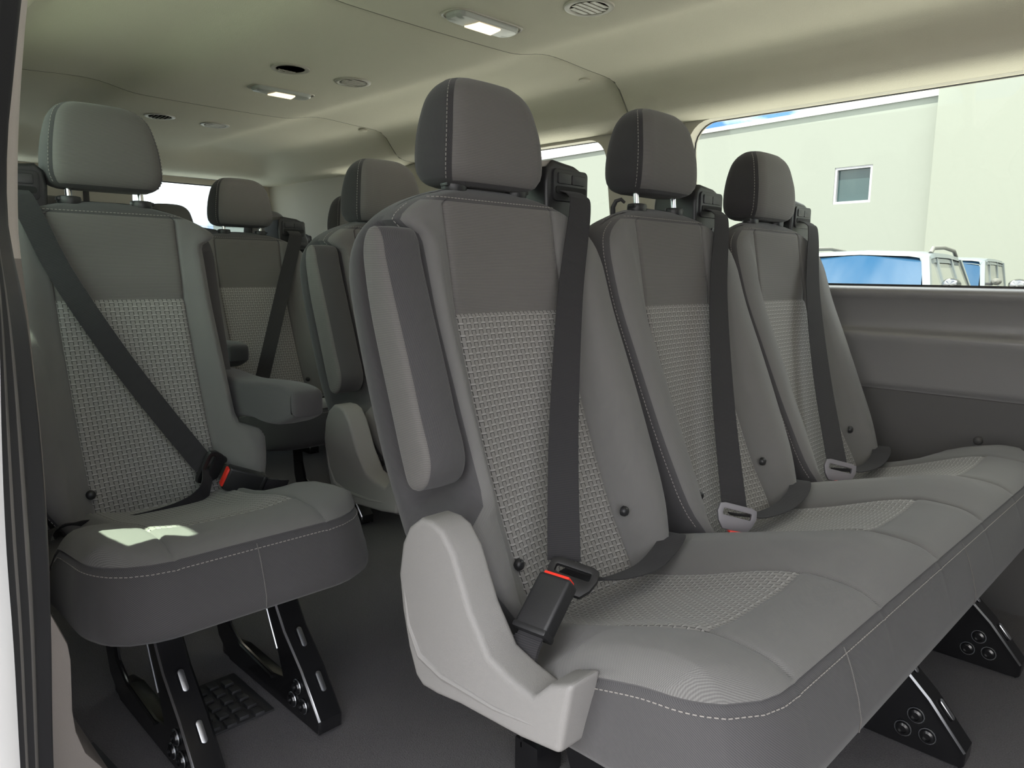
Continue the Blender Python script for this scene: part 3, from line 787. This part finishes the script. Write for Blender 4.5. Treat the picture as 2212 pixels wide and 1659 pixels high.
BELT_VAR = {}
def unit(par, dx, yc, head=0.0, left_arm=None, right_arm=None, guide=1, belt='mid', detail=2, latch=True):
    """one seat place: backrest, headrest, belt.  dx shifts in x from the front row, yc is its centre line"""
    base = Vector(par.location); o = Vector((dx, yc, 0))-base
    nl, nr = (1 if left_arm else 0), (1 if right_arm else 0)
    br = link('backrest', cached(('back', nl, nr), lambda: make_backrest(nl, nr)), par, o)
    if detail >= 1:
        for st in cached(('bst', nl, nr), lambda: make_back_stitch(nl, nr)): link('stitching', st, br)
        for s in (-1, 1):
            link('headrest_collar', cached(('col', s), lambda: make_collar(s < 0)), br, (0, s*.063, 0))
            bt = link('trim_button', cached('btn', make_button), br, (smooth_tab(PROF, .413)+.018, s*(.114 if s < 0 else .118), .413 if s < 0 else .435))
    hz = .918+head
    hd = link('headrest', cached('head', make_head), par, o+Vector((0, 0, hz)))
    if detail >= 1:
        for st in cached('hst', make_head_stitch): link('stitching', st, hd)
        for s in (-1, 1): link('headrest_post', cached('post', make_post), hd, (0, s*.063, -hz))
    sg = 1 if guide > 0 else -1
    def mirror(me_key, fn):
        def mk():
            me = cached(me_key, fn).copy()
            for v in me.vertices: v.co.y *= -1
            me.flip_normals(); return me
        return cached((me_key, 'm'), mk) if sg < 0 else cached(me_key, fn)
    g = link('belt_guide', mirror('guide', make_guide), par, o+Vector((0, .036 if sg < 0 else -.010, 0)))
    link('bezel', mirror('bezel', make_bezel), g)
    for side, st in ((-1, left_arm), (1, right_arm)):
        if not st: continue
        key = ('arm', st); me = cached(key, lambda: make_arm(st == 'up'))
        if side < 0:
            def mk():
                m2 = cached(key, None).copy()
                for v in m2.vertices: v.co.y *= -1
                m2.flip_normals(); return m2
            me = cached((key, 'L'), mk)
        link('armrest', me, par, o)
    sb = link('seat_belt', cached(('web', belt), lambda: make_webbing(belt)), par, o)
    link('lap_webbing', cached(('lap', belt), lambda: make_lap(belt)), sb)
    if belt == 'single':
        lp = link('latch_plate', cached(('lat', 'single'), lambda: make_latch('single')), sb)
        lp.matrix_local = Matrix.Translation((-.640, .086, .430)) @ frame((.25, .35, .9), (.3, -.85, .35)).to_4x4()
        bk = link('buckle', cached('bk', make_buckle), par)
        bk.matrix_local = Matrix.Translation(o+Vector((-.606, .132, .402))) @ frame((.25, .35, .9), (-.1, -.80, .52)).to_4x4()
    elif belt == 'aisle':
        lp = link('latch_plate', cached(('lat', 'aisle'), lambda: make_latch('aisle')), sb)
        lp.matrix_local = Matrix.Translation((-.583, -.096, .414)) @ frame((.9, .35, -.15), (-.15, .75, .6)).to_4x4()
        bk = link('buckle', cached('bk', make_buckle), par)
        bk.matrix_local = Matrix.Translation(o+Vector((-.550, -.180, .414))) @ frame((1, .12, .0), (0, .72, .66)).to_4x4()
    else:
        lp = link('latch_plate', cached(('lat', 'mid'), lambda: make_latch('mid')), sb)
        lp.matrix_local = Matrix.Translation((-.596, -.098, .386)) @ frame((.74, .62, -.22), (-.05, .30, .92)).to_4x4()
        bk = link('buckle', cached('bk', make_buckle), par)
        bk.matrix_local = Matrix.Translation(o+Vector((-.572, -.138, .336))) @ frame((.74, .66, -.16), (-.04, .30, .93)).to_4x4()
    link('release_button', cached('red', make_red), bk)
    link('buckle_strap', cached('stalk', lambda: make_stalk(0, .0)), bk)
    return br

def legs(par, dx, ys):
    base = Vector(par.location)
    for y in ys:
        lg = link('leg', cached('leg', make_leg), par, Vector((dx, y, 0))-base)
        for (x, z) in ((-1.132, .066), (-1.150, .034), (-1.112, .037)): link('bolt', cached('bolt', make_leg_bolt), lg, (x, -.0005, z))
        for (x, z, y2) in ((-1.158, .142, .022), (-1.098, .080, .024)): link('slot_plate', cached('slot', make_leg_slot), lg, (x+.005, y2, z+.003))

def seat(name, label, cat, group, dx, centers, arm, heads, belts, guide, leg_ys, leg_dx, cover=True, detail=2, arm_side=-1):
    e = empty(name, (dx-.5, .5*(centers[0]+centers[-1]), 0), label, cat, group); base = Vector(e.location)
    for k, yc in enumerate(centers):
        la = arm if (k == 0 and arm_side < 0) else None
        ra = arm if (k == len(centers)-1 and arm_side > 0) else None
        unit(e, dx, yc, heads[k], la, ra, guide, belts[k], detail)
    half = .212 if len(centers) == 1 else .228
    rel = tuple(round(c-centers[0], 4) for c in centers)
    cu, st, sems = cached(('cush', rel), lambda: make_cushion(list(rel), half))
    cs = link('seat_cushion', cu, e, Vector((dx, centers[0], 0))-base)
    if detail:
        link('stitching', st, cs)
        for sm in sems: link('seam', sm, cs)
    if cover: link('side_cover', cached('cover', make_cover), e, Vector((dx, centers[0]-half-.040, 0))-base)
    legs(e, leg_dx, leg_ys)
    return e
seat('bench_seat', 'three-place grey cloth bench seat nearest the camera, with a folded-up armrest at its aisle end', 'bench seat', None,
     0, [.787, 1.240, 1.684], 'up', [.004, .031, .006], ['aisle', 'mid', 'mid'], 1, [.80, 1.305, 1.70], .80)
seat('single_seat', 'single grey cloth seat beside the door pillar, belt buckled diagonally across its backrest', 'seat', None,
     -.722, [.468], 'down', [.026], ['single'], -1, [.385, .595], 0, cover=False, arm_side=1)
seat('bench_seat', 'two-place grey bench seat directly behind the near three-place bench, armrest folded up', 'bench seat', None,
     -.722, [1.11, 1.56], 'up', [-.004, 0], ['aisle', 'mid'], 1, [1.2, 1.6], 0)
seat('bench_seat', 'two-place bench seat seen across the aisle behind the single seat, armrest lowered', 'bench seat', None,
     -1.587, [1.14, 1.59], 'down', [.022, 0], ['aisle', 'mid'], 1, [1.25, 1.66], -.865)
seat('bench_seat', 'rearmost bench seat below the back window, mostly hidden with only headrests showing', 'bench seat', None,
     -2.52, [.80, 1.25, 1.70], None, [0, 0, 0], ['mid', 'mid', 'mid'], 1, [.9, 1.6], -1.80, cover=False, detail=1)

mb = MB(); mb.tube([(-.872, 1.130, .900), (-.872, 1.128, .922), (-.866, 1.129, .933), (-.858, 1.134, .936), (-.853, 1.139, .930)], [.005, .0045, .004, .0035, .0025], 'black', n=8)
bench0 = bpy.data.objects['bench_seat']; o = mb.obj('bag_hook', bench0, -Vector(bench0.location))
# ------------------------------------------------------------------ headliner fittings
def vent(x, y, z, kind, label):
    e = empty('ceiling_vent', (x, y, z), label, 'air vent', 'round vents in the headliner')
    mb = MB(); mb.lathe([(.052, .006), (.0525, 0), (.051, -.003), (.046, -.0045), (.040, -.003), (.038, 0), (.037, .010), (.037, .02)], (0, 0, 0), 'vent', n=40); mb.obj('bezel', e)
    mb = MB(); mb.lathe([(.0375, -.0016), (.0001, -.0016)], (0, 0, 0), 'slot' if kind != 'shut' else 'vent', n=32); mb.obj('duct_disc', e)  # flat disc; on open vents its black stands for shade inside
    mb = MB()
    if kind == 'open':
        for k in range(-2, 3):
            mb.box((-.024, k*.012, -.003), (.012, .002, .003), 'vent')
        mb.box((-.022, 0, -.003), (.004, .050, .003), 'vent')
    elif kind == 'tilt':
        for k in range(-2, 3):
            h = math.sqrt(max(0, .034**2-(k*.013)**2)); mb.box((0, k*.013, -.003), (2*h, .008, .0012), 'vent', rot=Matrix.Rotation(math.radians(50), 3, 'X'))
    else:
        for k in range(-2, 3):
            h = math.sqrt(max(0, .0355**2-(k*.0135)**2)); mb.box((k*.0135, 0, -.0028), (.0130, 2*h, .0012), 'lampgrey' if kind == 'dark' else 'vent', rot=Matrix.Rotation(math.radians(6), 3, 'Y'))
    mb.obj('louvre', e); return e
vent(-1.935, 1.06, 1.3435, 'open', 'round headliner vent with dark open slats, left of the far lamp')
vent(-1.935, 1.258, 1.3435, 'shut', 'closed round headliner vent just right of the open one')
vent(-2.87, 1.05, 1.3435, 'tilt', 'round vent with tilted slats above the single seat headrest')
vent(-2.88, 1.255, 1.3435, 'shut', 'closed round vent right of the tilted-slat vent, over the rear seats')
vent(-1.045, 1.252, 1.3435, 'shut', 'closed round vent cut by the top edge, right of the near lamp')
LAMP_W = .12
def lamp(x, y, z, label, watt=LAMP_W):
    e = empty('ceiling_lamp', (x, y, z), label, 'ceiling lamp', 'oblong reading lamps in the headliner')
    mb = MB(); rows = []
    for (k, h) in ((1.12, .004), (1.12, -.001), (1.08, -.003), (1.0, -.002), (.98, .001)):
        rows.append([(px*k, py*(1+(k-1)*.45), h) for px, py in rrect(-.034, -.098, .034, .098, .024, 8)])
    mb.grid(rows, 'vent', closed=True); mb.obj('bezel', e)
    mb = MB(); rows = []
    for (k, h) in ((.97, .002), (.95, -.007), (.86, -.011), (.4, -.012)):
        rows.append([(px*k, py*(1+(k-1)*.5), h) for px, py in rrect(-.030, -.094, .030, .094, .020, 8)])
    mb.grid(rows, 'lampgrey', closed=True, cap1=True); mb.obj('housing', e)
    mb = MB(); mb.prism([(-.021, -.036), (.021, -.030), (.021, .034), (-.021, .042)], -.0150, -.0105, 'z', 'lamp', bev=.001); ln = mb.obj('lens', e)
    mb = MB()
    for yy in (-.014, .010): mb.lathe([(.0001, -.0170), (.0035, -.0165), (.0045, -.0148)], (0, yy, 0), 'led', n=12)
    mb.obj('led', ln)
    ld = bpy.data.lights.new('lamp_light', 'AREA'); ld.shape = 'RECTANGLE'; ld.size = .04; ld.size_y = .07; ld.energy = watt; ld.color = (1, .90, .76); ld.spread = math.radians(170)
    lo = bpy.data.objects.new('lamp_light', ld); C.objects.link(lo); lo.parent = e; lo.location = (0, 0, -.020)
    return e
lamp(-1.275, 1.166, 1.344, 'lit oblong reading lamp in the headliner nearest the camera')
lamp(-2.195, 1.170, 1.344, 'lit oblong reading lamp farther back between the round vents', .08)
for x, y, l in ((-1.473, 1.752, 'small round headliner plug over the near window pillar'), (-2.63, 1.752, 'small round headliner plug over the rear window pillar')):
    mb = MB(); mb.lathe([(.017, .004), (.017, -.0012), (.0155, -.0022), (.0001, -.0026)], (0, 0, 0), 'liner', n=24)
    o = mb.obj('headliner_plug'); o.location = (x, y, ceil_z(y)); tag(o, l, 'plug')
    a = math.atan2(ceil_z(y+.02)-ceil_z(y-.02), .04); o.rotation_euler = (a, 0, 0)

# ------------------------------------------------------------------ things on the floor
mb = MB(); mb.prism([(-1.36, .452), (-1.19, .452), (-1.19, .578), (-1.36, .578)], 0, .004, 'z', 'plain_rubber', bev=.001)
for i in range(5):
    for j in range(4):
        mb.box((-1.335+.032*i+(.008 if j % 2 else 0), .472+.026*j, .006), (.022, .019, .010), 'plain_rubber', bev=.004)
tag(mb.obj('floor_tread'), 'black studded rubber tread pad on the carpet between the single seat legs', 'tread pad')
mb = MB(); mb.box((-.735, .80, .10), (.028, .006, .10), 'legs', bev=.003); mb.box((-.755, .80, .10), (.006, .04, .11), 'legs', bev=.002)
mb.box((-.745, .81, .03), (.05, .06, .06), 'legs', bev=.004)
tag(mb.obj('floor_bracket'), 'small black steel bracket under the near bench side cover', 'bracket')

# ------------------------------------------------------------------ outside: building and parked cars
def building():
    p0 = Vector((-14.856, 23.779)); p1 = Vector((-6.69, 23.054)); d = (p1-p0).normalized(); n = Vector((d.y, -d.x))
    if n.y > 0: n = -n
    e = empty('building', (p1.x, p1.y, -.66), 'cream stucco building with one small square window, behind the parked cars', 'building')
    base = Vector(e.location)
    def P(s, off, z): q = p1+d*s-n*off; return Vector((q.x, q.y, z))-base
    mb = MB()
    def slab(s0, s1, o0, o1, z0, z1, m, hole=None):
        if hole:
            mb2 = MB(); mb2.prism([(s0, z0), (s1, z0), (s1, z1), (s0, z1)], o0, o1, 'y', m, holes=[hole]); v = mb2.v; f = mb2.f
        else:
            mb2 = MB(); mb2.prism([(s0, z0), (s1, z0), (s1, z1), (s0, z1)], o0, o1, 'y', m); v = mb2.v; f = mb2.f
        mb.add([P(x, y, z) for x, y, z in v], f, m, smooth=False)
    hs, hz0, hz1 = WS
    hole = [(hs[0], hz0), (hs[1], hz0), (hs[1], hz1), (hs[0], hz1)]
    slab(-60, 0, 0, .35, -.66, 5.72, 'stucco', hole); slab(-60, 0, .35, 9, -.66, 5.6, 'stucco'); mb.obj('facade', e, sharp=.3)
    mb = MB(); slab(0, 25, -.35, 9, -.66, 9.5, 'stucco2'); mb.obj('wing', e, sharp=.3)
    mb = MB(); slab(-60, .0, -.06, .5, 5.68, 5.82, 'coping'); mb.obj('coping', e, sharp=.3)
    mb = MB(); w = .07
    for (a, c, z0, z1) in ((hs[0], hs[0]+w, hz0, hz1), (hs[1]-w, hs[1], hz0, hz1), (hs[0]+w, hs[1]-w, hz1-w, hz1), (hs[0]+w, hs[1]-w, hz0, hz0+w)): slab(a, c, .02, .16, z0, z1, 'frame')
    fr = mb.obj('window_frame', e, sharp=.3)
    mb = MB(); slab(hs[0]+w, hs[1]-w, .12, .14, hz0+w, hz1-w, 'bldglass'); mb.obj('window_pane', fr, sharp=.3)
    mb = MB()
    slab(5.98, 6.02, -.38, -.34, -.66, 4.2, 'coping'); mb.obj('downpipe', e, sharp=.3)
WS = ((-2.91, -1.77), 2.96, 4.04)
building()

def car(loc, rot, label, kind='suv'):
    """parked car; nose towards local -y, wheels on the ground"""
    e = empty('car', loc, label, 'car'); e.rotation_euler = (0, 0, rot)
    boxy = kind == 'boxy'
    H = 1.76 if not boxy else 1.84; Wd = .93
    # lower body: sections along y
    mb = MB(); secs = [(-2.35, .62, .45, .84), (-2.28, .78, .40, .96), (-2.0, .90, .34, 1.04), (-1.0, .93, .32, 1.10), (0, .94, .32, 1.10), (1.2, .94, .32, 1.10), (2.1, .92, .36, 1.08), (2.32, .82, .45, 1.02)]
    rows = []
    for (y, w, z0, z1) in secs:
        rows.append([(-w*.9, y, z0), (-w, y, z0+.15), (-w, y, z1-.18), (-w*.95, y, z1-.03), (-w*.85, y, z1), (0, y, z1+.02), (w*.85, y, z1), (w*.95, y, z1-.03), (w, y, z1-.18), (w, y, z0+.15), (w*.9, y, z0), (0, y, z0)])
    mb.grid(rows, 'carpaint', closed=True, cap0=True, cap1=True); mb.obj('body', e, sharp=.9)
    # greenhouse: frame of pillars and roof, glass set in
    yb, yt, yr, yrb = ((-1.02, -.30, 1.95, 2.22) if not boxy else (-.75, -.42, 2.15, 2.25))
    zb, zt = 1.10, H-.09; wb, wt = .90, (.70 if not boxy else .80)
    mb = MB(); rows = []
    for (y, w, z) in ((yt-.05, wt-.08, zt+.02), (yt, wt-.02, zt+.045), (yt+.35, wt, H-.005), (.9, wt, H), (yr-.25, wt-.01, H-.02), (yr, wt-.05, H-.08)):
        rows.append([(-w-.03, y, z-.07), (-w-.015, y, z-.02), (-w*.85, y, z), (0, y, z+.02), (w*.85, y, z), (w+.015, y, z-.02), (w+.03, y, z-.07)])
    mb.grid(rows, 'carpaint'); mb.grid([[(x, y, z-.06) for x, y, z in r] for r in rows], 'carpaint'); mb.obj('roof', e, sharp=.9)
    mb = MB(); mb.add([(-wb+.10, yb+.0, zb), (wb-.10, yb, zb), (wt-.04, yt, zt), (-wt+.04, yt, zt), (0, yb-.10, zb), (0, yt-.06, zt+.03)], [[0, 4, 5, 3], [4, 1, 2, 5]], 'carglass'); mb.obj('windscreen', e, sharp=0)
    mb = MB(); mb.add([(-wb+.1, yrb, zb), (wb-.1, yrb, zb), (wt-.05, yr, zt), (-wt+.05, yr, zt)], [[0, 1, 2, 3]], 'carglass'); mb.obj('rear_window', e)
    for s in (-1, 1):
        mb = MB()
        for (y0, y1, y2, y3) in ((yb, yt, yt+.10, yb+.10), (.12, .14, .22, .20), (1.15, 1.12, 1.19, 1.24), (yrb-.1, yr-.12, yr, yrb)):
            pts = [(s*(wb+.015), y0, zb-.02), (s*(wt+.02), y1, zt+.02), (s*(wt+.02), y2, zt+.02), (s*(wb+.015), y3, zb-.02)]
            mb.add(pts+[(x-s*.06, y, z) for x, y, z in pts], [[0, 1, 2, 3], [4, 5, 6, 7], [0, 1, 5, 4], [3, 2, 6, 7]], 'carpaint', smooth=False)
        if True:
            p = [(s*(wb-.06), yb+.02, zb-.02), (s*(wt-.06), yt-.01, zt+.02)]
            q = [(s*(wb+.016), yb, zb-.02), (s*(wt+.02), yt, zt+.02)]
            mb.add([p[0], p[1], q[1], q[0]], [[0, 1, 2, 3]], 'carpaint', smooth=False)
        mb.obj('pillar', e, sharp=.3)
        for (y0, y1, y2, y3) in ((yb+.08, yt+.08, .16, .14), (.20, .20, 1.13, 1.17), (1.22, 1.18, yr-.1, yrb-.06)):
            mb = MB(); mb.add([(s*wb, y0, zb-.01), (s*wt, y1, zt), (s*wt, y2, zt), (s*wb, y3, zb-.01)], [[0, 1, 2, 3]], 'carglass2'); mb.obj('side_window', e)
        mb = MB(); my = yb+.10; mb.lathe([(.0001, -.10), (.06, -.085), (.085, -.03), (.088, .03), (.07, .05), (.0001, .055)], (s*1.06, my, 1.385), 'carroof' if boxy else 'mirrorshell', n=20, axis='y', sy=.72)
        mb.box((s*.95, my+.02, 1.34), (.12, .06, .05), 'rubber', bev=.01); mb.obj('wing_mirror', e)
        if not boxy:
            mb = MB(); mb.tube([(s*(wt-.02), yt+.28, H-.03), (s*(wt-.02), yt+.42, H+.035), (s*(wt-.02), .8, H+.06), (s*(wt-.02), yr-.45, H+.04), (s*(wt-.02), yr-.25, H-.03)], .024, 'carroof', n=10); mb.obj('roof_rail', e)
        for y in (-1.45, 1.45):
            mb = MB(); mb.lathe([(.10, -.11), (.30, -.11), (.345, -.07), (.345, .07), (.30, .11), (.10, .11)], (s*.84, y, .345), 'tyre', n=28, axis='x'); mb.lathe([(.0001, s*.115), (.10, s*.115), (.20, s*.105), (.235, s*.112), (.235, s*.09)], (s*.84, y, .345), 'steel', n=20, axis='x'); mb.obj('wheel', e)
        mb = MB(); mb.box((s*.66, -2.22, .80), (.34, .12, .13), 'lampgrey', bev=.03); mb.obj('headlight', e)
    mb = MB(); mb.box((0, -2.33, .72), (.9, .06, .28), 'rubber', bev=.02); mb.obj('grille', e)
    return e
car((-3.45, 9.55, -.66), math.radians(6), 'white car with roof rails and a blue reflecting windscreen, parked nose to the van')
car((-4.60, 16.6, -.66), math.radians(5), 'boxy white car with a dark windscreen, parked behind the railed one', 'boxy')
car((-.72, 9.9, -.66), math.radians(2), 'car at the right edge of the view showing only a chrome wing mirror')
